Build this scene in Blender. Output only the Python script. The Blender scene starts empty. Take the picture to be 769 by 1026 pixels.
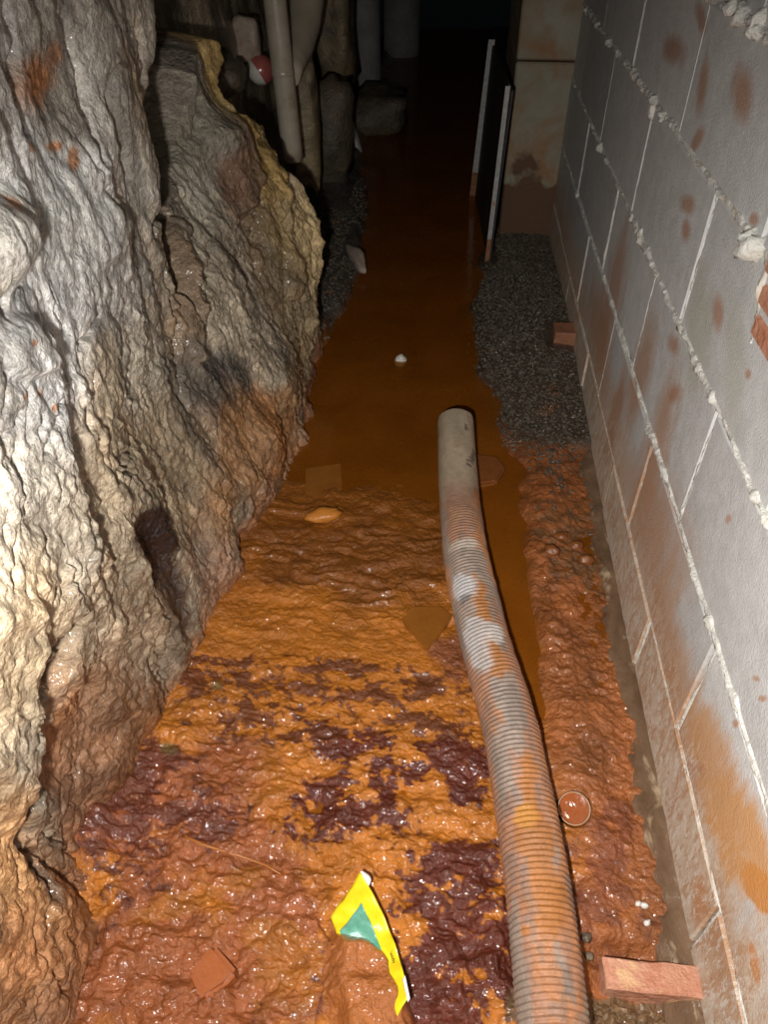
import bpy, bmesh, math, random
import numpy as np
from mathutils import Vector, Matrix

random.seed(7); rng = np.random.default_rng(7)
S = bpy.context.scene
COL = S.collection

# ------------------------------------------------------------------ camera, light, exposure
CAM_H = 1.2; FPX = 746.0; PITCH = math.radians(41.6); YAW = math.radians(5.0)
cam_d = bpy.data.cameras.new('camera'); cam = bpy.data.objects.new('camera', cam_d); COL.objects.link(cam)
cam.location = (0, 0, CAM_H); cam.rotation_euler = (math.pi/2 - PITCH, 0, YAW)
cam_d.sensor_fit = 'HORIZONTAL'; cam_d.sensor_width = 36.0; cam_d.lens = 36.0*FPX/769.0
cam_d.clip_start = 0.01; cam_d.clip_end = 60
S.camera = cam
W = bpy.data.worlds.new('dark_mine'); S.world = W; W.use_nodes = True
W.node_tree.nodes['Background'].inputs[0].default_value = (0.6, 0.7, 0.8, 1)
W.node_tree.nodes['Background'].inputs[1].default_value = 0.002
# the hand torch carried a little to the left of and below the lens
ld = bpy.data.lights.new('hand_torch', 'SPOT'); ld.energy = 96; ld.color = (1.0, 0.965, 0.92)
ld.spot_size = math.radians(128); ld.spot_blend = 1.0; ld.shadow_soft_size = 0.017
torch = bpy.data.objects.new('hand_torch', ld); COL.objects.link(torch)
torch.location = (-0.09, -0.03, 1.10)
torch.rotation_euler = (Vector((0.0, 0.90, 0.0)) - torch.location).to_track_quat('-Z', 'Y').to_euler()
S.view_settings.view_transform = 'Standard'; S.view_settings.look = 'None'
S.view_settings.gamma = 1.0; S.view_settings.use_curve_mapping = False
S.view_settings.exposure = 0.0

# ------------------------------------------------------------------ helpers
def ray(px, py):
    x = (px-384.5)/FPX; y = (513-py)/FPX
    h = math.cos(PITCH)+y*math.sin(PITCH); z = -math.sin(PITCH)+y*math.cos(PITCH)
    return np.array([x*math.cos(YAW)-h*math.sin(YAW), x*math.sin(YAW)+h*math.cos(YAW), z])
CC = np.array([0, 0, CAM_H])
def on_z(px, py, z=0.0):
    d = ray(px, py); return CC+d*((z-CAM_H)/d[2])
def on_x(px, py, x):
    d = ray(px, py); return CC+d*(x/d[0])
def on_y(px, py, y):
    d = ray(px, py); return CC+d*(y/d[1])

def hsh(i, j, k, seed):
    n = (i*374761393 + j*668265263 + k*2147483647 + seed*974711) & 0xffffffff
    n = ((n ^ (n >> 13))*1274126177) & 0xffffffff
    n = ((n ^ (n >> 15))*2246822519) & 0xffffffff
    return ((n ^ (n >> 16)) & 0xffff)/65535.0*2-1
def noise(x, y, z, seed=0):
    x = np.asarray(x, float); y = np.asarray(y, float)+0*x; z = np.asarray(z, float)+0*x
    xi = np.floor(x).astype(np.int64); yi = np.floor(y).astype(np.int64); zi = np.floor(z).astype(np.int64)
    fx, fy, fz = x-xi, y-yi, z-zi
    u, v, w = [f*f*f*(f*(f*6-15)+10) for f in (fx, fy, fz)]
    r = 0
    for a in (0, 1):
        for b in (0, 1):
            for c in (0, 1):
                r = r + hsh(xi+a, yi+b, zi+c, seed)*(u if a else 1-u)*(v if b else 1-v)*(w if c else 1-w)
    return r
def fbm(x, y, z=0.0, octv=4, seed=0, gain=0.5):
    r = 0; a = 1; f = 1; t = 0
    for o in range(octv):
        r = r+a*noise(x*f+o*17.3, y*f+o*9.1, np.asarray(z)*f+o*5.7, seed+o); t += a; a *= gain; f *= 2.03
    return r/t*1.7
def ridged(x, y, z=0.0, octv=3, seed=0):
    r = 0; a = 1; f = 1; t = 0
    for o in range(octv):
        r = r+a*(1-2*np.abs(noise(x*f+o*11.3, y*f+o*3.1, np.asarray(z)*f, seed+o))); t += a; a *= 0.5; f *= 2.1
    return r/t
def sstep(a, b, x):
    t = np.clip((x-a)/(b-a), 0, 1); return t*t*(3-2*t)
def lerp(a, b, t): return a+(b-a)*t

def mesh_np(name, V, F, mat=None, parent=None, smooth=True, col=None, attrs=None):
    me = bpy.data.meshes.new(name)
    V = np.asarray(V, np.float32); F = np.asarray(F, np.int32)
    n, k = F.shape
    me.vertices.add(len(V)); me.vertices.foreach_set('co', V.ravel())
    me.loops.add(n*k); me.loops.foreach_set('vertex_index', F.ravel())
    me.polygons.add(n); me.polygons.foreach_set('loop_start', np.arange(0, n*k, k, dtype=np.int32))
    me.polygons.foreach_set('loop_total', np.full(n, k, np.int32))
    me.polygons.foreach_set('use_smooth', np.full(n, smooth, bool))
    me.update(calc_edges=True); me.validate()
    if col is not None:
        a = me.color_attributes.new('tint', 'FLOAT_COLOR', 'POINT')
        c = np.ones((len(V), 4), np.float32); c[:, :3] = np.clip(col, 0, 1); a.data.foreach_set('color', c.ravel())
    for nm, arr in (attrs or {}).items():
        a = me.attributes.new(nm, 'FLOAT', 'POINT'); a.data.foreach_set('value', np.asarray(arr, np.float32))
    return link(name, me, mat, parent)
def link(name, me, mat, parent=None):
    o = bpy.data.objects.new(name, me); COL.objects.link(o)
    if mat is not None and not me.materials: me.materials.append(mat)
    if parent is not None: o.parent = parent
    return o
def grid_faces(nu, nv, wrap=False):
    a = np.arange(nu*nv).reshape(nu, nv)
    if wrap:
        b = np.roll(a, -1, axis=1); return np.stack([a[:-1], b[:-1], b[1:], a[1:]], -1).reshape(-1, 4)
    return np.stack([a[:-1, :-1], a[:-1, 1:], a[1:, 1:], a[1:, :-1]], -1).reshape(-1, 4)
def tag(o, label=None, cat=None, group=None, kind=None):
    if label: o['label'] = label
    if cat: o['category'] = cat
    if group: o['group'] = group
    if kind: o['kind'] = kind
    return o
def empty(name, loc=(0, 0, 0)):
    o = bpy.data.objects.new(name, None); COL.objects.link(o); o.location = loc; o.empty_display_size = 0.05
    return o
def bm_obj(name, bm, mat, parent=None, smooth=False):
    me = bpy.data.meshes.new(name); bmesh.ops.recalc_face_normals(bm, faces=bm.faces); bm.to_mesh(me); bm.free()
    if smooth:
        for p in me.polygons: p.use_smooth = True
    return link(name, me, mat, parent)

# ------------------------------------------------------------------ materials
def new_mat(name):
    m = bpy.data.materials.new(name); m.use_nodes = True
    return m, m.node_tree, m.node_tree.nodes['Principled BSDF']
def N(t, kind, **kw):
    n = t.nodes.new(kind)
    for k, v in kw.items():
        if k.startswith('i_'): n.inputs[k[2:].replace('_', ' ')].default_value = v
        else: setattr(n, k, v)
    return n
def math_n(t, op, a, b=None, c=None, clamp=False):
    n = t.nodes.new('ShaderNodeMath'); n.operation = op; n.use_clamp = clamp
    for i, v in enumerate((a, b, c)):
        if v is None: continue
        if isinstance(v, (int, float)): n.inputs[i].default_value = v
        else: t.links.new(v, n.inputs[i])
    return n.outputs[0]
def mix_c(t, fac, a, b, mode='MIX'):
    n = t.nodes.new('ShaderNodeMix'); n.data_type = 'RGBA'; n.blend_type = mode
    for s, v in ((n.inputs[0], fac), (n.inputs[6], a), (n.inputs[7], b)):
        if isinstance(v, (int, float)): s.default_value = v
        elif isinstance(v, tuple): s.default_value = (*v, 1) if len(v) == 3 else v
        else: t.links.new(v, s)
    return n.outputs[2]
def noise_n(t, vec, scale, detail=4, rough=0.55, dist=0.0):
    n = t.nodes.new('ShaderNodeTexNoise'); n.inputs['Scale'].default_value = scale
    n.inputs['Detail'].default_value = detail; n.inputs['Roughness'].default_value = rough
    n.inputs['Distortion'].default_value = dist
    t.links.new(vec, n.inputs['Vector']); return n.outputs['Fac']
def coords(t, scale=(1, 1, 1), kind='pos'):
    if kind == 'pos': o = t.nodes.new('ShaderNodeNewGeometry').outputs['Position']
    else: o = t.nodes.new('ShaderNodeTexCoord').outputs['Object']
    m = t.nodes.new('ShaderNodeMapping'); m.inputs['Scale'].default_value = scale
    t.links.new(o, m.inputs['Vector']); return m.outputs['Vector']
def remap(t, v, a, b, c=0.0, d=1.0):
    n = t.nodes.new('ShaderNodeMapRange'); n.clamp = True
    t.links.new(v, n.inputs[0])
    for i, x in enumerate((a, b, c, d)): n.inputs[i+1].default_value = x
    return n.outputs[0]
def bump(t, p, h, dist, strength=1.0):
    b = t.nodes.new('ShaderNodeBump'); b.inputs['Strength'].default_value = strength; b.inputs['Distance'].default_value = dist
    t.links.new(h, b.inputs['Height']); t.links.new(b.outputs[0], p.inputs['Normal'])

def tint_mat(name, r0, r1, bscale, bdist, var=0.35, spec=0.5, wet_scale=14, coat=0.0, flake=0.0):
    """colour attribute 'tint' times fine grain, patchy wetness, fine relief"""
    m, t, p = new_mat(name); v = coords(t)
    a = t.nodes.new('ShaderNodeVertexColor'); a.layer_name = 'tint'
    g = noise_n(t, v, 90, 5, 0.65); g2 = noise_n(t, v, 330, 3, 0.6)
    gg = math_n(t, 'ADD', math_n(t, 'MULTIPLY', g, 0.65), math_n(t, 'MULTIPLY', g2, 0.35))
    k = remap(t, gg, 0.3, 0.7, 1-var, 1+var)
    h = t.nodes.new('ShaderNodeCombineColor')
    for i in range(3): t.links.new(k, h.inputs[i])
    t.links.new(mix_c(t, 1.0, a.outputs['Color'], h.outputs[0], 'MULTIPLY'), p.inputs['Base Color'])
    w = noise_n(t, v, wet_scale, 4, 0.6)
    t.links.new(remap(t, w, 0.38, 0.62, r0, r1), p.inputs['Roughness'])
    p.inputs['Specular IOR Level'].default_value = spec
    if coat:                                                          # film of running water following the larger relief
        t.links.new(remap(t, noise_n(t, v, 9, 3, 0.6), 0.36, 0.52, coat*.2, coat), p.inputs['Coat Weight'])
        t.links.new(remap(t, noise_n(t, v, 60, 3, 0.6), 0.35, 0.65, 0.08, 0.22), p.inputs['Coat Roughness']); p.inputs['Coat IOR'].default_value = 1.36
        cb = t.nodes.new('ShaderNodeBump'); cb.inputs['Distance'].default_value = 0.009; t.links.new(noise_n(t, v, 62, 2, 0.5), cb.inputs['Height']); t.links.new(cb.outputs[0], p.inputs['Coat Normal'])
    bn = noise_n(t, v, bscale, 6, 0.6)
    if flake:                                                         # scaly crust: stretched, warped cells with crisp edges
        wv = t.nodes.new('ShaderNodeTexNoise'); wv.inputs['Scale'].default_value = 14; wv.inputs['Detail'].default_value = 4; t.links.new(v, wv.inputs['Vector'])
        vm = t.nodes.new('ShaderNodeVectorMath'); vm.operation = 'MULTIPLY_ADD'; vm.inputs[1].default_value = (.07, .07, .07)
        t.links.new(wv.outputs['Color'], vm.inputs[0]); t.links.new(coords(t, (1, 1, .45)), vm.inputs[2])
        hs = math_n(t, 'MULTIPLY', bn, bdist)
        for sc, am, rnd in ((26, .010, 'F1'), (75, .0045, 'F1')):
            vo = t.nodes.new('ShaderNodeTexVoronoi'); vo.feature = rnd; vo.inputs['Scale'].default_value = sc; t.links.new(vm.outputs[0], vo.inputs['Vector'])
            cr = t.nodes.new('ShaderNodeSeparateColor'); t.links.new(vo.outputs['Color'], cr.inputs[0])
            hs = math_n(t, 'ADD', hs, math_n(t, 'MULTIPLY', math_n(t, 'ADD', math_n(t, 'MULTIPLY', vo.outputs['Distance'], -.55), math_n(t, 'MULTIPLY', cr.outputs[0], .35)), am*flake))
        bump(t, p, hs, 1.0)
    else: bump(t, p, bn, bdist)
    return m
def plain_mat(name, c0, c1, scale, r=0.5, bdist=0.002, bscale=60, spec=0.5, stretch=(1, 1, 1), c2=None, t2=(0.55, 0.62), s2=20, kind='pos', metal=0.0):
    m, t, p = new_mat(name); v = coords(t, stretch, kind)
    n = noise_n(t, v, scale, 5, 0.6)
    c = mix_c(t, remap(t, n, 0.35, 0.65), c0, c1)
    if c2 is not None:
        c = mix_c(t, remap(t, noise_n(t, v, s2, 5, 0.6, 0.5), *t2), c, c2)
    t.links.new(c, p.inputs['Base Color'])
    p.inputs['Roughness'].default_value = r; p.inputs['Specular IOR Level'].default_value = spec
    p.inputs['Metallic'].default_value = metal
    if bdist: bump(t, p, noise_n(t, v, bscale, 5, 0.6), bdist)
    return m

M = {}
M['rock'] = tint_mat('wet_limestone', 0.22, 0.6, 130, 0.007, 0.55, 0.5, 18, 0.9, 1.0)
M['floor'] = tint_mat('ochre_mud', 0.25, 0.45, 140, 0.006, 0.22, 0.5, 16, 1.0)
M['gravel'] = plain_mat('wet_gravel', (0.05, 0.042, 0.031), (0.14, 0.115, 0.085), 60, 0.16, 0.002, 300, c2=(0.22, 0.10, 0.05), t2=(0.6, 0.7), s2=8)
M['mortar'] = plain_mat('lime_mortar', (0.56, 0.55, 0.50), (0.72, 0.71, 0.66), 30, 0.75, 0.004, 160, 0.3, c2=(0.45, 0.36, 0.26), t2=(0.6, 0.72), s2=6)
M['brick'] = plain_mat('salmon_brick', (0.46, 0.19, 0.11), (0.56, 0.28, 0.18), 34, 0.5, 0.004, 120, c2=(0.62, 0.38, 0.2), t2=(0.6, 0.66), s2=18)
M['footing'] = plain_mat('wet_footing', (0.11, 0.062, 0.034), (0.20, 0.125, 0.075), 20, 0.28, 0.006, 70, stretch=(1, 0.35, 1), c2=(0.40, 0.30, 0.19), t2=(0.58, 0.68), s2=26)
M['pier'] = plain_mat('stained_concrete', (0.27, 0.24, 0.17), (0.35, 0.33, 0.26), 7, 0.7, 0.003, 60, c2=(0.30, 0.16, 0.07), t2=(0.52, 0.66), s2=4)
t = M['pier'].node_tree; p = t.nodes['Principled BSDF']; src = p.inputs['Base Color'].links[0].from_socket      # brown tide mark
sz = t.nodes.new('ShaderNodeSeparateXYZ'); t.links.new(t.nodes.new('ShaderNodeNewGeometry').outputs['Position'], sz.inputs[0])
zt = math_n(t, 'ADD', sz.outputs[2], math_n(t, 'MULTIPLY', math_n(t, 'SUBTRACT', noise_n(t, coords(t), 6, 4), 0.5), 0.6))
t.links.new(mix_c(t, remap(t, zt, 0.27, 0.22), src, (0.12, 0.06, 0.03)), p.inputs['Base Color'])
M['concrete'] = plain_mat('grey_concrete', (0.24, 0.24, 0.22), (0.33, 0.33, 0.31), 9, 0.8, 0.004, 50)
M['stone_brown'] = plain_mat('brown_stone', (0.20, 0.15, 0.08), (0.34, 0.27, 0.16), 12, 0.35, 0.008, 45, c2=(0.12, 0.09, 0.06), t2=(0.5, 0.65), s2=9)
M['stone_dark'] = plain_mat('dark_stone', (0.07, 0.06, 0.045), (0.17, 0.13, 0.085), 12, 0.35, 0.01, 45)
M['stone_pale'] = plain_mat('pale_stone', (0.36, 0.28, 0.22), (0.46, 0.38, 0.31), 50, 0.4, 0.002, 150, c2=(0.4, 0.2, 0.1), t2=(0.58, 0.7), s2=30)
M['pebble_white'] = plain_mat('white_pebble', (0.6, 0.56, 0.5), (0.75, 0.72, 0.68), 80, 0.3, 0.001, 200)
M['stone_mud'] = plain_mat('mud_coated_stone', (0.25, 0.07, 0.02), (0.29, 0.082, 0.025), 22, 0.14, 0.0012, 60)
M['slab_mud'] = plain_mat('mud_coated_slab', (0.21, 0.075, 0.012), (0.25, 0.09, 0.014), 22, 0.22, 0.0008, 80)
M['slab_dark'] = plain_mat('dark_mud_slab', (0.17, 0.055, 0.014), (0.22, 0.075, 0.02), 40, 0.3, 0.002, 90)
M['stone_ochre'] = plain_mat('ochre_stone', (0.42, 0.15, 0.02), (0.48, 0.18, 0.03), 40, 0.3, 0.002, 120)
M['pipe'] = plain_mat('grey_beige_plastic', (0.42, 0.37, 0.28), (0.50, 0.45, 0.36), 14, 0.25, 0.0015, 90, c2=(0.34, 0.28, 0.19), t2=(0.55, 0.7), s2=10)
M['sleeve'] = plain_mat('wrinkled_plastic', (0.48, 0.42, 0.31), (0.58, 0.52, 0.40), 14, 0.25, 0.003, 40, stretch=(1, 1, 0.3))
M['red'] = plain_mat('red_plastic', (0.36, 0.09, 0.08), (0.44, 0.13, 0.11), 20, 0.2, 0.0005, 60)
M['white'] = plain_mat('white_plastic', (0.62, 0.60, 0.54), (0.72, 0.70, 0.64), 20, 0.3, 0.0005, 60)
M['steel_pale'] = plain_mat('galvanised_steel', (0.30, 0.30, 0.29), (0.42, 0.42, 0.41), 60, 0.35, 0.0008, 200, c2=(0.30, 0.14, 0.05), t2=(0.62, 0.7), s2=12)
M['steel_rust'] = plain_mat('rusted_steel', (0.16, 0.07, 0.03), (0.30, 0.13, 0.05), 60, 0.6, 0.001, 200)
M['panel'] = plain_mat('black_panel', (0.010, 0.010, 0.010), (0.022, 0.020, 0.018), 12, 0.6, 0.001, 60)
M['root'] = plain_mat('ochre_root', (0.30, 0.10, 0.022), (0.36, 0.13, 0.03), 60, 0.3, 0.001, 200)
M['rim'] = plain_mat('muddy_plastic_rim', (0.34, 0.18, 0.10), (0.42, 0.26, 0.16), 60, 0.3, 0.0005, 150)
M['foil'] = plain_mat('yellow_foil', (0.74, 0.54, 0.01), (0.80, 0.62, 0.02), 60, 0.28, 0.002, 55, c2=(0.70, 0.48, 0.02), t2=(0.62, 0.7), s2=60)
M['teal'] = plain_mat('teal_print', (0.08, 0.27, 0.19), (0.14, 0.36, 0.27), 90, 0.3, 0.0015, 70)
M['silver'] = plain_mat('white_foil', (0.72, 0.72, 0.70), (0.85, 0.85, 0.83), 60, 0.25, 0.001, 80)
M['ink'] = plain_mat('dark_print', (0.06, 0.08, 0.03), (0.09, 0.1, 0.04), 60, 0.4, 0)

# murky stream water
mw, t, p = new_mat('murky_ochre_water'); v = coords(t)
c = mix_c(t, remap(t, noise_n(t, v, 5, 3, 0.5, 0.6), 0.35, 0.65), (0.21, 0.066, 0.005), (0.28, 0.09, 0.008))
t.links.new(c, p.inputs['Base Color']); p.inputs['Roughness'].default_value = 0.06; p.inputs['IOR'].default_value = 1.33
bump(t, p, noise_n(t, v, 35, 3, 0.5), 0.0008)
tr = t.nodes.new('ShaderNodeBsdfTransparent'); tr.inputs[0].default_value = (0.95, 0.72, 0.45, 1)
mx = t.nodes.new('ShaderNodeMixShader'); mx.inputs[0].default_value = 0.6
t.links.new(tr.outputs[0], mx.inputs[1]); t.links.new(p.outputs[0], mx.inputs[2])
t.links.new(mx.outputs[0], t.nodes['Material Output'].inputs['Surface'])
M['water'] = mw

def affine(fn, px, py, rx, ry, ang):
    """ellipse drawn on the photo, carried to two axes on a surface of the place"""
    c = fn(px, py); ca, sa = math.cos(ang), math.sin(ang)
    e = 2.0
    ju = (fn(px+e, py)-fn(px-e, py))/(2*e); jv = (fn(px, py+e)-fn(px, py-e))/(2*e)
    A = np.stack([(ju*ca+jv*sa)*rx, (-ju*sa+jv*ca)*ry], 1)
    return c, np.linalg.inv(A)
def ell_d(c, Ai, a, b):
    da, db = a-c[0], b-c[1]
    return np.hypot(Ai[0, 0]*da+Ai[0, 1]*db, Ai[1, 0]*da+Ai[1, 1]*db)
def seg_d(P, a, b):
    """distance of points to a polyline, plus signed side of the nearest piece"""
    best = np.full(a.shape, 1e9); side = np.zeros(a.shape)
    for (x0, y0), (x1, y1) in zip(P[:-1], P[1:]):
        dx, dy = x1-x0, y1-y0; L = dx*dx+dy*dy+1e-12
        tt = np.clip(((a-x0)*dx+(b-y0)*dy)/L, 0, 1)
        d = np.hypot(a-x0-tt*dx, b-y0-tt*dy); m = d < best
        best = np.where(m, d, best); side = np.where(m, (a-x0)*dy-(b-y0)*dx, side)
    return best, side
def poly_sd(P, a, b):
    """signed distance to a polygon, positive inside"""
    d, _ = seg_d(list(P)+[P[0]], a, b); ins = np.zeros(a.shape, bool)
    for (x0, y0), (x1, y1) in zip(P, list(P[1:])+[P[0]]):
        c = ((y0 > b) != (y1 > b)) & (a < (x1-x0)*(b-y0)/(y1-y0+1e-15)+x0); ins ^= c
    return np.where(ins, d, -d)

# ------------------------------------------------------------------ wall_left: the rock face (x as a function of y along and z up)
CP = [(0,0,-.47),(60,0,-.50),(120,0,-.50),(150,0,-.515),(0,100,-.46),(60,100,-.49),(120,100,-.50),(152,110,-.515),
 (0,200,-.45),(60,200,-.47),(120,200,-.485),(152,200,-.51),(0,300,-.435),(60,300,-.455),(110,300,-.47),(150,280,-.51),
 (0,400,-.42),(60,400,-.44),(120,400,-.46),(160,380,-.50),(0,500,-.41),(60,500,-.435),(120,500,-.45),(170,480,-.48),
 (0,600,-.41),(40,620,-.425),(100,600,-.45),(160,600,-.455),(200,600,-.445),(0,700,-.41),(25,700,-.425),(75,700,-.485),(120,700,-.475),(170,680,-.465),
 (0,800,-.425),(20,800,-.435),(70,800,-.50),(120,780,-.49),(0,900,-.45),(50,900,-.465),(90,880,-.50),(0,1000,-.46),(50,1000,-.455),(82,1010,-.45),
 (105,850,-.494),(150,740,-.486),(200,650,-.451),(235,570,-.433),(300,460,-.365),
 (175,200,-.58),(200,100,-.59),(240,150,-.53),(220,300,-.475),(280,250,-.44),(310,250,-.40),(322,300,-.385),(250,400,-.425),(290,400,-.39),(210,450,-.46),(270,480,-.395),(190,350,-.50),(190,550,-.455),(195,60,-.61)]
cp = np.array([(*on_x(a, b, c)[1:], c) for a, b, c in CP])
extra = [(0.0, 0.1, -.45), (0.0, 0.6, -.42), (0.0, 1.2, -.46), (-0.5, 0.1, -.46), (-0.5, 1.2, -.48), (0.4, 1.9, -.55), (1.2, 1.9, -.6), (-0.5, 1.9, -.5), (2.6, 0.0, -.40), (2.6, 0.6, -.44), (2.4, 1.2, -.5)]
cp = np.vstack([cp, extra])
def tps(r): return np.where(r > 1e-9, r*r*np.log(r+1e-12), 0)
D = np.hypot(cp[:, None, 0]-cp[None, :, 0], cp[:, None, 1]-cp[None, :, 1]); n = len(cp)
K = np.zeros((n+3, n+3)); K[:n, :n] = tps(D)+np.eye(n)*1e-3; Pm = np.c_[np.ones(n), cp[:, :2]]; K[:n, n:] = Pm; K[n:, :n] = Pm.T
wts = np.linalg.solve(K, np.r_[cp[:, 2], 0, 0, 0])
def xf(a, b):
    a = np.asarray(a, float); b = np.asarray(b, float); r = wts[n]+wts[n+1]*a+wts[n+2]*b
    for i in range(n): r = r+wts[i]*tps(np.hypot(a-cp[i, 0], b-cp[i, 1]))
    return np.clip(r, -.75, -.33)
def rockhit(px, py):
    """first point of the smooth rock face on the line of sight, as (y, z)"""
    d = ray(px, py); x = -.46
    for _ in range(25):
        q = CC+d*(x/d[0]); x = 0.6*x+0.4*float(xf(q[1], q[2]))
    q = CC+d*(x/d[0]); return q[1:]
ys = np.r_[np.linspace(-0.5, 0.2, 90)[:-1], np.arange(0.2, 2.75, 0.0033), np.linspace(2.75, 6.5, 220)]
zs = np.r_[np.arange(-0.08, 1.14, 0.0034), np.linspace(1.145, 2.05, 60)]
Y, Z = np.meshgrid(ys, zs, indexing='ij')
wy = Y+0.02*fbm(Y*6, Z*4, 1.0, 3, 31); wz = Z+0.02*fbm(Y*6, Z*4, 4.0, 3, 37)
cy = np.linspace(ys[0], ys[-1], 420); cz = np.linspace(zs[0], zs[-1], 140); Fc = xf(*np.meshgrid(cy, cz, indexing='ij'))
iy = np.clip(np.searchsorted(cy, ys)-1, 0, 418); iz = np.clip(np.searchsorted(cz, zs)-1, 0, 138); fy_ = ((ys-cy[iy])/(cy[1]-cy[0]))[:, None]; fz_ = ((zs-cz[iz])/(cz[1]-cz[0]))[None]
front = (Fc[iy][:, iz]*(1-fy_)+Fc[iy+1][:, iz]*fy_)*(1-fz_)+(Fc[iy][:, iz+1]*(1-fy_)+Fc[iy+1][:, iz+1]*fy_)*fz_
# two masses; beyond their edges the face falls back to the rear wall
e1 = [on_x(*q)[1:] for q in [(153,-60,-.52),(153,0,-.52),(152,60,-.52),(153,110,-.52),(158,150,-.515),(160,185,-.51)]]
mass1 = [(-1, -.3), (-1, 2.4), (e1[0][0]+0.02, 2.4)]+[tuple(q) for q in e1]+[(1.34, 0.60), (1.37, 0.45), (1.37, -.3)]
e2 = [on_x(*q)[1:] for q in [(162,192,-.56),(168,150,-.60),(170,95,-.61),(168,60,-.62),(172,35,-.63),(185,20,-.63),(204,24,-.62),(212,60,-.60),(216,92,-.58),(240,103,-.55),(262,116,-.52),(283,150,-.47),(298,167,-.435),(311,202,-.41),(316,242,-.40),(322,300,-.385),(322,338,-.39)]]
mass2 = [(1.36, 0.60), (1.30, 0.52), (1.30, -.3)]+[(2.23, -.3)]+[tuple(q) for q in e2[::-1]]
m1 = poly_sd(mass1, wy*0.4+Y*0.6, wz*0.4+Z*0.6); m2 = poly_sd(mass2, wy*0.4+Y*0.6, wz*0.4+Z*0.6)
md = np.maximum(m1, m2)
back = lerp(np.full(Y.shape, -.88), -.74, sstep(2.1, 2.7, Y)) + 0.05*fbm(Y*3, Z*2.2, 7, 4, 3) - 0.02*Z
prof = np.sqrt(np.clip(md/0.035, 0, 1)); prof = np.where(md > 0, prof, 0)
# relief of the face: long upright folds, knobs, scaly crust
up = sstep(0.55, 0.8, Z+.1*(Y-1))                               # smoother folds above, scaly crust below
fold = fbm(wy*6.5+wz*1.6, wz*1.4, 0.5, 3, 11)
relief = 0.022*fold + 0.012*fbm(wy*13+wz*3, wz*5, 3, 3, 14)
def terr(v, k, e=.72):
    q = v*k; f = np.floor(q); return (f+sstep(e, 1, q-f))/k
tw = wy+.02*fbm(Y*22, Z*14, 6, 3, 15)
t1 = terr(fbm(tw*7+wz*2.2, wz*4, 2, 3, 12), 3.2, .45); t2 = terr(fbm(tw*17-wz*3, wz*9, 5, 3, 13), 3.0, .8)
relief += (0.010*t1)*(1-.45*up) + (0.005*t2)*(1-.7*up)
relief += 0.0025*ridged(wy*38+wz*6, wz*14, 5, 3, 16)*(1-.6*up) + 0.0034*fbm(Y*100, Z*70, 8, 3, 19)*(1-.4*up)+.005*sstep(.25, .6, fbm(Y*28, Z*18, 3, 3, 20))*(1-.5*up)
front2 = front+relief
def polyhit(L): return [tuple(rockhit(*q)) for q in L]
def bulge(px, py, rx, ry, ang, hgt, edge=0.25):
    global front2
    c, Ai = affine(rockhit, px, py, rx, ry, math.radians(ang)); d = ell_d(c, Ai, Y, Z)+0.12*fbm(Y*14, Z*14, 2, 2, 5)
    front2 = front2+hgt*sstep(1+edge*0.4, 1-edge, d)
bulge(2, 238, 44, 54, 0, 0.042, 0.75)
bulge(25, 350, 26, 32, 0, 0.012, 0.3)
bulge(95, 170, 26, 60, 20, 0.012, 0.8)
bulge(110, 230, 22, 40, 10, 0.012, 0.7)
bulge(55, 90, 16, 60, -15, -0.018, 0.8)
bulge(215, 260, 26, 90, -12, 0.012, 0.8)
bulge(205, 130, 26, 30, 0, 0.02, 0.7)
bulge(265, 460, 24, 60, 12, 0.016, 0.6)
bulge(228, 520, 20, 60, 5, 0.014, 0.6)
bulge(285, 380, 16, 70, 8, 0.012, 0.7)
bulge(14, 720, 28, 130, 0, 0.014, 0.3)
bulge(310, 230, 18, 60, -18, 0.014, 0.7)
bulge(190, 300, 12, 60, -4, 0.012, 0.7)
bulge(215, 75, 10, 40, -12, 0.018, 0.6)
bulge(160, 570, 20, 60, -25, -0.014, 0.6)
bulge(95, 700, 16, 30, -20, -0.014, 0.7)
def ridge(L, wd, hgt):
    global front2
    d, _ = seg_d(polyhit(L), Y+.008*fbm(Y*20, Z*20, 1, 2, 55), Z); front2 = front2+hgt*np.sqrt(np.clip(1-(d/wd)**2, 0, 1))*(1+.3*fbm(Y*30, Z*30, 2, 2, 56))
bulge(212, 172, 36, 62, -6, 0.022, 0.2)                          # brown plate
ridge([(203,40),(208,70),(215,98),(238,112),(258,140),(268,185),(282,235),(292,290)], .030, .026)      # yellow flowstone rib
ridge([(292,180),(305,220),(314,270),(314,320)], .030, .016)
ridge([(180,230),(184,290),(190,350)], .025, .020)
ridge([(172,110),(176,150),(178,190)], .022, .018)
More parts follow.
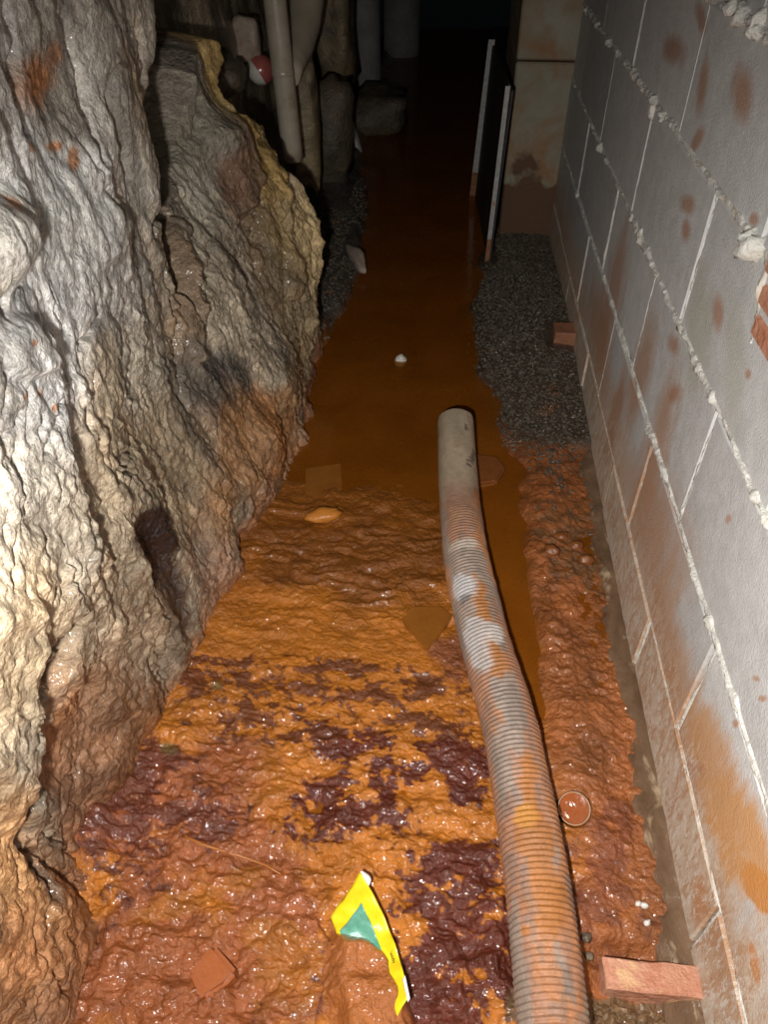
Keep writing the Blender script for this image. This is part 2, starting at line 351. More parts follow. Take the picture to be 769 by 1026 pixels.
CR = [([(240,122),(247,150),(251,200),(258,245)], .03, .009), ([(186,100),(190,140)], .02, .008), ([(163,182),(149,230),(158,252),(160,281),(176,320),(179,362),(190,410)], .05, .006),
 ([(68,640),(62,672),(47,690),(40,740),(34,800),(36,850)], .11, .017), ([(60,650),(40,640)], .02, .004),
 ([(33,852),(52,862),(76,886),(92,906),(95,920)], .035, .006), ([(36,852),(48,882),(50,890)], .03, .006), ([(52,830),(70,845),(92,868)], .025, .004),
 ([(29,190),(42,222),(35,258),(20,285)], .03, .006), ([(0,288),(6,300),(4,312)], .04, .006),
 ([(12,0),(24,50),(30,120)], .018, .010), ([(52,0),(74,50),(88,95),(92,135),(98,160)], .02, .012), ([(140,30),(146,70),(150,110),(152,140)], .02, .008),
 ([(105,80),(118,130),(135,175)], .012, .010), ([(80,140),(100,180),(118,210)], .014, .010),
 ([(172,195),(174,235),(172,250)], .02, .004), ([(236,115),(246,180),(250,235),(268,285),(285,330),(296,372)], .02, .008), ([(205,200),(209,300),(212,340)], .016, .007),
 ([(230,252),(248,276),(262,312)], .016, .005), ([(262,180),(285,250),(300,300),(316,345)], .016, .007), ([(246,112),(262,150),(275,190)], .012, .006),
 ([(215,452),(219,500),(217,560)], .02, .004), ([(160,640),(170,690)], .018, .004), ([(150,590),(163,615),(168,650)], .018, .004),
 ([(104,300),(107,320),(92,345)], .02, .004), ([(90,345),(93,370)], .018, .004), ([(94,408),(97,425)], .03, .006), ([(70,425),(75,445),(68,465)], .02, .004),
 ([(120,455),(135,475),(145,497)], .02, .005), ([(40,690),(38,640),(45,590)], .012, .005), ([(20,450),(17,490),(22,520)], .012, .005),
 ([(80,465),(88,490)], .018, .004), ([(90,500),(97,520),(92,545)], .02, .004), ([(45,975),(60,1000),(55,1040)], .02, .004), ([(70,1026),(76,985),(84,955)], .022, .005),
 ([(28,935),(34,960),(32,990)], .018, .004), ([(62,950),(60,975),(50,1000)], .015, .004), ([(18,860),(20,890)], .012, .004), ([(170,480),(168,520),(175,560)], .015, .005),
 ([(130,420),(145,445)], .015, .004), ([(100,90),(115,60)], .008, .006), ([(170,690),(175,730)], .012, .004), ([(60,290),(75,330)], .01, .005)]
r2 = random.Random(3)
for _ in range(46):
    x0, y0 = r2.uniform(0, 150), r2.uniform(330, 1000)
    if x0 > 95 and y0 > 800: continue
    a = r2.uniform(-.5, .3); L = r2.uniform(14, 45); q = [(x0, y0)]
    for k in range(3): q.append((q[-1][0]+L/3*math.sin(a)+r2.uniform(-4, 4), q[-1][1]+L/3))
    CR.append((q, r2.uniform(.007, .016), r2.uniform(.0025, .004)))
jit = 0.006*fbm(Y*45, Z*45, 3, 2, 51)
crack = np.zeros(Y.shape)
for L, dep, wd in CR:
    P = polyhit(L); pa = np.array(P); lo, hi = pa.min(0)-.06, pa.max(0)+.06
    i0, i1 = np.searchsorted(ys, (lo[0], hi[0])); j0, j1 = np.searchsorted(zs, (lo[1], hi[1]))
    if i1 <= i0 or j1 <= j0: continue
    s = np.s_[i0:i1, j0:j1]
    d, _ = seg_d(P, Y[s]+jit[s], Z[s]+0.7*jit[s])
    crack[s] = np.maximum(crack[s], dep*np.exp(-(d/wd)**2))
front2 = front2-crack
X = back+(front2-back)*prof
X = np.where(md > 0, X, back)
# colours of the stone itself
base = np.stack([np.full(Y.shape, .31), np.full(Y.shape, .275), np.full(Y.shape, .225)], -1)
wn = 0.55*fbm(Y*11, Z*8, 2, 4, 41)
def stain(px, py, rx, ry, ang, c, k=1.0, soft=0.45, n=1.0):
    global base
    cc, Ai = affine(rockhit, px, py, rx, ry, math.radians(ang)); d = ell_d(cc, Ai, Y, Z)+wn*n
    w = (sstep(1+soft, 1-soft, d)*k)[..., None]; base = base*(1-w)+np.array(c)*w
grain = (fbm(wy*20+wz*3, wz*6, 2, 4, 43)+.6*fbm(wy*60+wz*9, wz*16, 5, 3, 44))[..., None]
base = base*(1+0.28*grain)
GREY, PALE, TAN, RUST, BROWN = (.27, .265, .25), (.60, .61, .60), (.40, .33, .24), (.42, .17, .06), (.25, .17, .105)
stain(60, 60, 110, 120, 0, (.36, .335, .30), .8)
stain(22, 80, 18, 110, -8, (.48, .47, .45), .8); stain(95, 110, 12, 90, -14, (.60, .58, .54), .9, .45, .6); stain(130, 150, 12, 70, -10, (.36, .34, .31), .7)
stain(135, 90, 14, 60, -5, (.28, .20, .12), .7)
stain(50, 190, 52, 48, 0, (.72, .73, .72), .95, .45, .7); stain(85, 240, 34, 64, 0, (.66, .67, .65), .95, .45, .7); stain(5, 240, 36, 46, 0, (.58, .56, .52), .9, .2, .3)
stain(55, 400, 60, 90, 0, (.62, .64, .66), .95); stain(30, 520, 60, 110, 0, (.66, .62, .55), .8); stain(120, 290, 26, 50, 0, (.44, .44, .44), .7)
stain(140, 390, 20, 60, 0, (.33, .32, .29), .8); stain(110, 440, 30, 70, 0, TAN, .7); stain(20, 650, 50, 90, 0, (.60, .50, .36), .8)
stain(20, 600, 12, 40, 30, (.40, .30, .2), .5)
stain(215, 180, 40, 110, -10, (.27, .25, .21), .8); stain(228, 165, 24, 52, -6, (.21, .12, .075), .9, .45, .6); stain(195, 160, 12, 50, -6, (.34, .33, .28), .7, .45, .7); stain(225, 310, 28, 62, -10, (.52, .48, .40), .9, .45, .7); stain(190, 210, 16, 50, -10, (.44, .42, .36), .8, .45, .7)
stain(185, 290, 14, 70, 0, (.23, .165, .11), .9); stain(190, 130, 16, 40, 0, (.24, .22, .17), .7)
YEL = (.50, .34, .12)
stain(204, 75, 13, 45, -14, YEL, .95, .4, .4); stain(240, 115, 36, 15, 30, (.40, .28, .10), .9, .4, .5); stain(262, 175, 17, 52, -22, YEL, .95, .4, .5); stain(282, 235, 14, 55, -18, (.50, .36, .16), .9, .4, .5); stain(248, 215, 8, 70, -14, (.15, .10, .06), .8, .4, .6); stain(278, 300, 8, 60, -20, (.17, .12, .07), .8, .4, .6)
stain(310, 240, 18, 75, -10, (.66, .54, .32), .95, .4, .5); stain(296, 310, 16, 50, -5, (.36, .29, .18), .7); stain(315, 320, 10, 50, 8, (.42, .35, .22), .8)
stain(285, 270, 12, 60, -15, (.26, .20, .11), .6)
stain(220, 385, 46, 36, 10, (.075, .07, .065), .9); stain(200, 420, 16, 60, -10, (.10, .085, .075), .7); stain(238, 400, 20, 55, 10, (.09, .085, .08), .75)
stain(272, 440, 26, 50, 12, (.37, .165, .06), .97, .4, .6); stain(250, 495, 16, 40, 5, (.40, .30, .24), .7); stain(290, 390, 16, 60, 5, (.30, .20, .115), .8)
stain(225, 480, 28, 75, 6, (.32, .18, .085), .92); stain(215, 590, 22, 50, 8, (.40, .25, .18), .8); stain(160, 470, 40, 60, 0, (.33, .27, .19), .8); stain(130, 520, 30, 60, 0, (.32, .28, .22), .7)
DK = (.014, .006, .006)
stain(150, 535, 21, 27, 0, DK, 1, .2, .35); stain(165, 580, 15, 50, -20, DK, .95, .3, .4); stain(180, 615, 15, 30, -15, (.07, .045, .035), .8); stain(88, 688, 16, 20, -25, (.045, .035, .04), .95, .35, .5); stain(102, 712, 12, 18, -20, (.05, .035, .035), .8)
stain(130, 640, 50, 60, -20, (.37, .29, .21), .7); stain(120, 740, 66, 66, -20, (.33, .175, .09), .95, .45, .7); stain(75, 730, 22, 40, 0, (.32, .16, .08), .7); stain(95, 810, 44, 64, 0, (.30, .17, .105), .92, .45, .7); stain(110, 690, 20, 60, 20, (.22, .16, .12), .4)
stain(50, 940, 80, 100, 0, (.38, .19, .085), .95, .45, .7); stain(15, 860, 30, 70, 0, (.46, .28, .14), .8); stain(60, 1000, 50, 50, 0, (.38, .18, .09), .8); stain(15, 960, 30, 60, 0, (.50, .25, .12), .7)
stain(46, 880, 8, 26, -10, (.08, .06, .05), .8)
stain(50, 78, 15, 30, -8, RUST, .95, .4, .7); stain(56, 55, 8, 16, -8, (.30, .13, .05), .8, .4, .5)
for q in [(40,147,5,5),(62,147,6,5),(75,160,3,12),(18,398,3,4),(34,396,3,6),(47,408,2,5),(18,343,3,3),(62,351,3,3),(4,205,8,8)]: stain(*q, 0, (.50, .20, .06), .85, .4, .3)
for q in [(240,465),(200,640),(250,545),(120,800),(100,860)]: pass
zz = Z[..., None]
low = sstep(0.10, 0.0, Z+0.05*fbm(Y*9, Z*9, 1, 3, 61))[..., None]*0.85
base = base*(1-low)+np.array((.34, .135, .05))*low           # ochre splash line at the foot
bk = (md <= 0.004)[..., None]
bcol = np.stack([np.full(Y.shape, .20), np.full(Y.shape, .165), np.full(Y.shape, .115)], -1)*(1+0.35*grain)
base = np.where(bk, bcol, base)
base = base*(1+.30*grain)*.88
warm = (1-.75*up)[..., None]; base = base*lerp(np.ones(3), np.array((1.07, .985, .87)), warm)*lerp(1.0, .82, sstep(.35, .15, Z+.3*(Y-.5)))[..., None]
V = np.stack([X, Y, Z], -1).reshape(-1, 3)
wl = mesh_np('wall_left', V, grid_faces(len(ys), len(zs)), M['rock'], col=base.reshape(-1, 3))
tag(wl, 'wet grey and tan rock face with black cracks and rust stains', 'rock wall', kind='structure')

# ------------------------------------------------------------------ wall_right: blockwork
XW = 0.41
wr = empty('wall_right', (XW, 1.5, 0)); tag(wr, 'grey concrete block wall with squeezed-out white mortar joints', 'block wall', kind='structure')
def wy_(px, py): return on_x(px, py, XW)[1:]
mb, t, p = new_mat('concrete_block'); geo = t.nodes.new('ShaderNodeNewGeometry'); v = coords(t)
oi = t.nodes.new('ShaderNodeObjectInfo')
sepp = t.nodes.new('ShaderNodeSeparateXYZ'); t.links.new(geo.outputs['Position'], sepp.inputs[0]); py_, pz_ = sepp.outputs[1], sepp.outputs[2]
c = mix_c(t, remap(t, noise_n(t, v, 26, 6, 0.7), 0.3, 0.7), (0.50, 0.505, 0.50), (0.64, 0.645, 0.64))
c = mix_c(t, remap(t, noise_n(t, v, 170, 3, 0.7), 0.58, 0.72, 0, .5), c, (0.40, 0.40, 0.39))
rv = t.nodes.new('ShaderNodeCombineColor')
for i in range(3): t.links.new(remap(t, oi.outputs['Random'], 0, 1, 0.86, 1.12), rv.inputs[i])
c = mix_c(t, 1.0, c, rv.outputs[0], 'MULTIPLY')
sv = coords(t, (1, 1.0, 0.30)); dv = noise_n(t, sv, 16, 5, 0.65); dv2 = noise_n(t, coords(t, (1, 2.2, 0.9)), 26, 5, 0.7)
def wblob(c, px, py, rx, ry, ang, colr, k=1.0, soft=0.35, n=1.6):
    cc, Ai = affine(wy_, px, py, rx, ry, math.radians(ang))
    da = math_n(t, 'SUBTRACT', py_, float(cc[0])); db = math_n(t, 'SUBTRACT', pz_, float(cc[1]))
    u = math_n(t, 'ADD', math_n(t, 'MULTIPLY', da, float(Ai[0, 0])), math_n(t, 'MULTIPLY', db, float(Ai[0, 1])))
    w = math_n(t, 'ADD', math_n(t, 'MULTIPLY', da, float(Ai[1, 0])), math_n(t, 'MULTIPLY', db, float(Ai[1, 1])))
    d = math_n(t, 'SQRT', math_n(t, 'ADD', math_n(t, 'MULTIPLY', u, u), math_n(t, 'MULTIPLY', w, w)))
    d = math_n(t, 'ADD', d, math_n(t, 'MULTIPLY', math_n(t, 'SUBTRACT', dv, 0.5), n))
    f = math_n(t, 'MULTIPLY', remap(t, d, 1+soft, 1-soft), k)
    return mix_c(t, f, c, colr)
LIME = (0.62, 0.48, 0.35); TANS = (0.55, 0.31, 0.15)
# lime-washed, ochre-splashed foot of the wall
zb = math_n(t, 'ADD', pz_, math_n(t, 'MULTIPLY', math_n(t, 'SUBTRACT', dv, 0.5), 0.28))
c = mix_c(t, math_n(t, 'MULTIPLY', remap(t, zb, 0.30, 0.17), 0.85), c, LIME)
c = mix_c(t, math_n(t, 'MULTIPLY', math_n(t, 'MULTIPLY', remap(t, zb, 0.32, 0.12), remap(t, dv2, 0.44, 0.58)), 0.8), c, (0.48, 0.27, 0.15))
for a in [(660,440,10,60,12),(640,380,9,50,10),(652,520,26,70,-12),(668,640,16,80,-14),(690,740,18,70,-16),(612,300,8,60,10),(600,340,10,60,-5),(720,930,14,60,-10)]:
    c = wblob(c, *a, (0.44, 0.235, 0.125), .7, .5)
c = wblob(c, 735, 830, 27, 75, -22, (0.60, 0.31, 0.12), .9, .25, 1.5); c = wblob(c, 712, 760, 20, 60, -18, TANS, .8, .3)
c = wblob(c, 760, 890, 14, 28, -30, (0.60, 0.27, 0.08), .95, .12, .6)
c = wblob(c, 700, 335, 12, 60, 5, (0.46, 0.46, 0.39), .7, .3); c = wblob(c, 735, 360, 10, 70, 0, (0.46, 0.46, 0.40), .6, .3)
c = wblob(c, 700, 900, 8, 26, 0, (0.52, 0.25, 0.11), .85, .3); c = wblob(c, 756, 965, 4, 20, -10, (0.56, 0.25, 0.09), .9, .15, .6)
for a in [(705,85,4,26,8),(700,140,4,12,25),(702,18,5,16,-10),(674,50,10,14,0),(720,315,5,16,0),(674,345,5,10,0),(757,220,5,6,0),(737,725,3,4,0),(764,700,4,3,0),(758,680,4,3,30),(675,395,6,10,20),(690,205,7,9,0),(688,230,4,10,0),(745,95,10,26,0),(750,375,3,5,0),(730,520,3,5,20),(695,770,10,8,30),(618,415,6,40,12),(745,1010,4,8,0)]:
    c = wblob(c, *a, (0.42, 0.215, 0.12), .75, .45, 1.4)
c = mix_c(t, math_n(t, 'MULTIPLY', math_n(t, 'MULTIPLY', remap(t, zb, 0.26, 0.10), remap(t, noise_n(t, coords(t, (1, 3.0, 1.0)), 30, 5, 0.75, 1.0), 0.50, 0.58)), 0.85), c, (0.70, 0.64, 0.56))     # scraped lime
t.links.new(c, p.inputs['Base Color']); p.inputs['Roughness'].default_value = 0.62; p.inputs['Specular IOR Level'].default_value = 0.35
bump(t, p, math_n(t, 'ADD', noise_n(t, v, 240, 4, 0.7), math_n(t, 'MULTIPLY', noise_n(t, v, 30, 3, 0.5), 0.7)), 0.0016)
M['block'] = mb
# courses: (z bottom, z top, joints along y measured on the photo)
COURSES = [(-0.075, 0.146, [2.41, 1.90, 1.395, 0.93, 0.43, -0.08, -.6]), (0.146, 0.363, [2.74, 2.20, 1.68, 1.18, 0.70, 0.19, -0.33]),
 (0.363, 0.583, [3.10, 2.54, 1.95, 1.45, 0.96, 0.44, -0.08, -.6]), (0.583, 0.809, [2.84, 2.30, 1.75, 1.225, 0.72, 0.2, -.32]),
 (0.809, 1.018, [3.1, 2.58, 2.055, 1.52, 1.0, 0.49, -.03, -.55]), (1.018, 1.24, [2.84, 2.30, 1.77, 1.25, 0.73, 0.2, -.32]), (1.24, 1.46, [3.1, 2.58, 2.05, 1.52, 1.0, 0.49, -.03, -.55]), (1.46, 1.68, [2.84, 2.30, 1.77, 1.25, 0.73, 0.2, -.32]), (1.68, 1.9, [3.1, 2.58, 2.05, 1.52, 1.0, 0.49, -.03, -.55])]
BLK_END = 3.40
def add_box(bm, x0, x1, y0, y1, z0, z1, bev=0.0):
    r = bmesh.ops.create_cube(bm, size=1.0); vs = r['verts']
    for w in vs: w.co = ((x0+x1)/2+w.co.x*(x1-x0), (y0+y1)/2+w.co.y*(y1-y0), (z0+z1)/2+w.co.z*(z1-z0))
    if bev: bmesh.ops.bevel(bm, geom=list({e for w in vs for e in w.link_edges}), offset=bev, segments=1, affect='EDGES')
    return vs
for ci, (z0, z1, js) in enumerate(COURSES):
    ends = [BLK_END]+[j for j in js if j < BLK_END-.05]
    for a, b in zip(ends[:-1], ends[1:]):
        bm = bmesh.new(); dx = random.uniform(-.003, .003)
        add_box(bm, XW-XW+dx, 0.2, b+.005-1.5, a-.005-1.5, z0+.005, z1-.005, .003)
        bm_obj('block', bm, M['block'], wr)
bm = bmesh.new(); add_box(bm, 0.008, 0.19, -.55-1.5, BLK_END-1.5, -.075, 1.9); bm_obj('mortar_core', bm, M['mortar'], wr)
def bead(P, wfn, hfn, name, seed, step=0.004, nj=9):
    """lumpy ridge of squeezed mortar along a line of (y, z) on the wall"""
    P = np.array(P, float); L = np.linalg.norm(P[-1]-P[0]); m = max(4, int(L/step)); s = np.linspace(0, 1, m)[:, None]
    C = P[0]+(P[-1]-P[0])*s; T = (P[-1]-P[0])/L; Nn = np.array([-T[1], T[0]])
    if Nn[1] < 0: Nn = -Nn
    u = s[:, 0]*L
    C = C+Nn*(0.0035*fbm(u*14, seed*3.1+0*u, 0, 3, seed))[:, None]
    w = wfn(u, C); h = hfn(u, C); th = np.linspace(0, math.pi, nj)[None, :]
    nn = 1+0.35*fbm(u[:, None]*70+0*th, th*2.2+0*u[:, None], seed*1.0, 3, seed+5)
    off = np.cos(th)*w[:, None]*nn; hh = np.sin(th)*h[:, None]*nn-0.004
    yy = C[:, 0:1]+Nn[0]*off; z = C[:, 1:2]+Nn[1]*off
    V = np.stack([-hh, yy-1.5, z], -1).reshape(-1, 3)
    return mesh_np(name, V, grid_faces(m, nj), M['mortar'], wr)
LUMPS = [(753,258,.024,.030),(738,246,.018,.022),(728,240,.016,.018),(650,273,.016,.022),(664,300,.013,.018),(603,146,.013,.018),(655,108,.016,.018),(664,115,.012,.014),(692,162,.008,.010),(714,400,.010,.010),(712,622,.012,.014),(735,705,.014,.012),(756,505,.012,.014),(600,22,.012,.018),(612,40,.013,.016),(620,50,.012,.014),(634,218,.012,.014),(747,10,.018,.022),(735,2,.014,.018),(762,26,.015,.02),(578,195,.012,.014),(684,512,.008,.007),(588,10,.012,.016)]
LP = [(*wy_(a, b), w, h) for a, b, w, h in LUMPS]
def lumpy(w0, seed, kind, var=0.55):
    def f(u, C):
        r = w0*(1+var*fbm(u*22, 0*u+seed, kind*3.0, 4, seed+40)+1.1*np.clip(fbm(u*9, 0*u+seed*2, 1.0, 3, seed+60)-.25, 0, 1)*(var > .5)); r = np.maximum(r, w0*.25)
        for (ly, lz, lw, lh) in LP:
            d = np.hypot(C[:, 0]-ly, (C[:, 1]-lz)*1.0)
            r = np.maximum(r, (lw if kind == 0 else lh)*np.sqrt(np.clip(1-(d/(lw*1.5))**2, 0, 1)))
        return r
    return f
ZJ = [0.146, 0.363, 0.583, 0.809, 1.018, 1.24, 1.46, 1.68]
for i, z in enumerate(ZJ):
    w0 = [.0030, .0062, .0066, .0066, .009, .008, .007, .007][i]
    bead([(-.55, z), (BLK_END, z)], lumpy(w0, i+1, 0), lumpy(w0*.95, i+1, 1), 'mortar_bed', i+1)
for ci, (z0, z1, js) in enumerate(COURSES):
    for j in js:
        if j > BLK_END-.05 or j < -.5: continue
        sd = ci*11+int(j*20)+70; k = {0: .0032, 1: .0045, 2: .0048, 3: .0046, 4: .0045}.get(ci, .005)
        if ci == 4 and abs(j-1.52) < .01: k = .0018
        bead([(j+random.uniform(-.006, .006), z0), (j+random.uniform(-.006, .006), z1)], lumpy(k, sd, 0, .4), lumpy(k*.8, sd, 1, .4), 'mortar_head', sd)
# small red brick bedded in a broken-out pocket, at the edge of the photo
c0 = on_x(768, 290, XW)
bp = empty('pocket_infill', (0, 0, 0)); bp.parent = wr
for k, (dz, h) in enumerate([(.026, .022), (-.008, .028), (-.045, .03)]):
    bm = bmesh.new(); add_box(bm, -.005, .05, c0[1]-1.5-.09, c0[1]-1.5+.020-.012*k, c0[2]+dz-h/2, c0[2]+dz+h/2, .004); bm_obj('brick', bm, M['brick'], bp)
bead([(c0[1]+.026, c0[2]+.04), (c0[1]-.012, c0[2]-.07)], lumpy(.006, 90, 0), lumpy(.009, 91, 1), 'mortar_rim', 93).parent = bp

# concrete pier at the far end of the blockwork
pr = empty('concrete_pier', (0.30, 3.45, 0)); tag(pr, 'rust-stained concrete pier standing at the far end of the block wall', 'pier', kind='structure'); pr.name = 'wall_back'
for z0, z1 in ((-.06, 0.634), (0.640, 1.9)):
    bm = bmesh.new(); add_box(bm, -.095, 0.32, -.35, 0.35, z0, z1, .006); bm_obj('pier_block', bm, M['pier'], pr)

# footing at the base of the blockwork
u = np.arange(-0.5, 3.4, 0.006); nj = 9
prof_x = np.array([0.448, 0.425, 0.405, 0.390, 0.379, 0.370, 0.364, 0.361, 0.360]); prof_z = np.array([.012, .011, .008, .004, 0.0, -.005, -.014, -.03, -.06])
U = np.repeat(u[:, None], nj, 1); PX = prof_x[None]+.006*fbm(U*14, prof_z[None]*60, 0, 4, 71)+.004*fbm(U*60, prof_x[None]*90, 0, 2, 73); PZ = prof_z[None]+.004*fbm(U*18, prof_x[None]*50, 2, 4, 72)
ft = mesh_np('trim_1', np.stack([PX, U, PZ], -1).reshape(-1, 3), grid_faces(len(u), nj), M['footing']); tag(ft, 'dark wet footing strip along the base of the block wall', 'footing', kind='structure')

# ------------------------------------------------------------------ floor
def fz(px, py): return on_z(px, py, 0.0)[:2]
bank_y = np.array([-1, .30, .644, .80, .984, 1.213, 1.43, 1.545, 1.672, 1.869, 2.035, 2.29, 2.6, 3.0, 3.6, 4.2, 9]); bank_x = np.array([.245, .245, .245, .228, .205, .205, .23, .225, .172, .146, .112, .085, .105, .13, .18, .25, .25])
lb_y = np.array([-1, 1.9, 2.2, 2.5, 2.65, 3.1, 3.5, 4.3, 9]); lb_x = np.array([-.6, -.45, -.37, -.335, -.325, -.355, -.375, -.50, -.52])
PK = [on_z(a, b, .03)[:2] for a, b in [(330,917),(345,924),(365,936),(385,952),(395,968),(403,990),(410,1012),(415,1060),(345,1060),(322,980)]]
PE = [on_z(a, b, .02)[:2] for a, b in [(358,872),(326,918),(345,950),(380,1000),(412,1040),(424,1015),(414,960),(392,905),(372,876)]]
def floor_h(x, y):
    x = np.asarray(x, float); y = np.asarray(y, float)
    wob = .03*fbm(x*7, y*7, 0, 3, 81)
    near = sstep(1.70, 1.22, y+2.2*wob)
    bx = np.interp(y, bank_y, bank_x)+wob*.8
    rb = sstep(bx-.025, bx+.055, x)*sstep(.47, .42, x*0)
    lb = sstep(.03, -.05, x-np.interp(y, lb_y, lb_x)-wob*.8)
    lh = sstep(-.36, -.46, x+.02*fbm(x*9, y*9, 3, 2, 82))*sstep(2.2, 1.6, y)
    chan = sstep(.10, .13, x)*(1-rb)*sstep(.70, .86, y)
    h = -.028+.034*np.maximum(near*(1-chan), 0)
    crust = near*(1-chan)*(1-rb)
    foam = sstep(.85, .45, y+.25*(x+.1)+.5*wob)            # rougher the nearer
    rough = .0040+.0085*foam
    rip = ridged(x*16+.8*fbm(x*6, y*6, 0, 2, 83), y*30, 0, 3, 84); lum = fbm(x*24, y*30, 2, 4, 85)
    h = h+crust*(rough*(.5*rip+.85*lum)+(.0016+.0016*foam)*fbm(x*80, y*90, 4, 3, 86))
    flow = sstep(.92, 1.05, y)*sstep(1.6, 1.3, y)*sstep(.14, .10, x)
    h = h+flow*crust*.006*ridged(x*9, y*42+1.5*fbm(x*8, y*8, 0, 2, 96), 3, 2, 87)
    h = h+lh*.012
    mud = .012+(.25+.75*sstep(.39, .32, x))*(.007*fbm(x*13, y*10, 5, 3, 88)+.0065*ridged(x*33, y*27, 6, 3, 89))+.0022*fbm(x*110, y*100, 6, 2, 90)
    grav = sstep(1.46, 1.76, y+4.5*wob)
    mnd = np.exp(-(((x-.33)/.16)**2+((y-2.35)/.5)**2))*.05
    h = lerp(h, lerp(mud-.014+.012*sstep(.36, .26, x), .012+mnd+.004*fbm(x*30, y*30, 1, 3, 91), grav), rb)
    h = h+lb*(.06+.008*fbm(x*14, y*14, 2, 3, 92))
    h = h-.022*sstep(.44, .41, y)*sstep(.24, .27, x)
    cq = on_z(575, 810, .022); h = h-.030*sstep(.026, .020, np.hypot(x-cq[0], y-cq[1]))
    # heap of mud lying on the packet
    sd = poly_sd([tuple(q) for q in PK], x, y) if y.size > 1 else np.full(y.shape, -1.0)
    xl_ = on_z(338, 985, .03)[0]
    ex = poly_sd([tuple(q) for q in PE], x, y) if y.size > 1 else np.full(y.shape, -1.0)
    h = np.where(ex > -.012, np.minimum(h, .002), h)
    h = np.maximum(h, lerp(h, .044+.008*fbm(x*34, y*34, 1, 3, 94), sstep(0, 1, (sd+.009+.003*fbm(x*60, y*60, 0, 2, 93))/lerp(.045, .020, sstep(xl_, xl_+.04, x)))))
    return h
xs = np.arange(-.66, .452, .0026)
yl = [0.12]
while yl[-1] < 8: yl.append(yl[-1]+.0020*max(1, (yl[-1]/.75)**1.6))
yf = np.r_[np.linspace(-.6, .12, 60)[:-1], yl]
FX, FY = np.meshgrid(xs, yf, indexing='ij')
FH = floor_h(FX, FY)
ORANGE, REDB, MAROON, OBR = np.array((.40, .130, .012)), np.array((.25, .070, .020)), np.array((.095, .015, .007)), np.array((.25, .080, .008))
wob = .03*fbm(FX*7, FY*7, 0, 3, 81)
n1 = fbm(FX*13, FY*17, 0, 5, 101); n2 = fbm(FX*40, FY*50, 3, 4, 102); n3 = 0
fcol = np.ones(FX.shape+(3,))*ORANGE
fcol = fcol*(1+.14*n2+.14*n1)[..., None]
def fstain(L, c, k=1.0, soft=.3, nz=None, na=.7):
    global fcol
    w = np.zeros(FX.shape); nz = n1 if nz is None else nz
    for (px, py, rx, ry, ang) in L:
        cc, Ai = affine(fz, px, py, rx, ry, math.radians(ang)); d = ell_d(cc, Ai, FX, FY)+nz*na
        w = np.maximum(w, sstep(1+soft, 1-soft, d))
    w = (w*k)[..., None]; fcol = fcol*(1-w)+np.asarray(c)*(1+.2*n2[..., None])*w
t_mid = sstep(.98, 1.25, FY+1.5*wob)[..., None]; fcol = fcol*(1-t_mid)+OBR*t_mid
fstain([(330,555,130,34,0),(300,580,80,16,0)], (.20, .064, .009), .8, .4)
# rust-brown wet skin, lower left
fstain([(170,960,110,110,0),(250,880,70,50,0),(200,850,70,36,0),(300,1000,80,60,0),(130,870,40,80,0),(250,780,50,40,0),(180,800,40,40,0),(290,900,40,50,0)], REDB, .93, .35)
fstain([(300,975,40,36,0),(270,940,30,14,0),(330,850,26,36,20),(200,900,60,12,-20),(275,790,26,40,0)], ORANGE*.85, .8, .35, n2*.6+n1*.6)
# dark red crust
n4 = fbm(FX*120, FY*150, 6, 3, 104); mix_n = n1*.7+n2*.85+n4*.6
fstain([(455,950,75,95,0),(420,1000,70,60,0),(440,870,40,30,0),(410,775,60,22,-12),(350,745,40,14,5),(330,800,30,20,0),(440,760,40,16,0),(350,820,50,20,0),(470,780,30,20,0)], MAROON, .96, .14, mix_n, .95)
fstain([(140,790,34,40,20),(110,850,20,50,0),(135,840,30,40,0),(160,760,26,20,0),(190,820,40,18,0)], (.10, .022, .011), .85, .3, mix_n, .8)
fstain([(200,690,30,12,0),(290,690,70,10,5),(370,700,70,10,-4),(420,690,40,14,0),(250,720,40,16,0),(350,672,70,8,0),(445,730,40,12,0),(300,740,60,8,0),(240,665,50,6,0),(400,720,50,8,0)], (.13, .034, .010), .9, .12, n2*.8+n4*.7+.22, 1.0)
fstain([(170,755,9,7,0),(160,715,6,6,0),(218,690,6,6,0)], (.12, .075, .02), .8, .3, n2, .3)
fstain([(460,660,20,24,0)], (.20, .06, .03), .7, .5)
pks = poly_sd([tuple(q) for q in PK], FX, FY); fcol = lerp(fcol, np.array((.36, .115, .026)), (sstep(-.008, .004, pks)*.9)[..., None])
# right-hand bank
bx = np.interp(FY, bank_y, bank_x)+wob*.8; rb = sstep(bx-.03, bx+.03, FX)
mudc = np.array((.29, .093, .026))*(1+.25*n1+.2*n2)[..., None]
fcol = lerp(fcol, mudc, (rb*.92)[..., None])
fstain([(570,540,30,26,0),(590,570,20,20,0)], (.14, .075, .03), .7, .6, n2, 1.0)
fstain([(600,880,34,50,0),(580,930,20,30,0),(615,850,20,40,0)], (.19, .052, .022), .7, .5, n2, .8)
fstain([(600,1015,90,20,0),(640,1040,80,30,0)], (.15, .085, .035), .9, .3, n2, .6)
g = (sstep(1.46, 1.76, FY+4.5*wob)*np.maximum(rb, 0))[..., None]; fcol = lerp(fcol, np.array((.055, .047, .036)), g*.92)
lbm = sstep(.02, -.03, FX-np.interp(FY, lb_y, lb_x)-wob*.8)*sstep(2.1, 2.35, FY); fcol = lerp(fcol, np.array((.07, .066, .060)), (lbm*.95)[..., None])
fcol = lerp(fcol, np.array((.10, .045, .02)), (sstep(2.9, 4.2, FY)*(1-np.maximum(rb, lbm))*.5)[..., None])
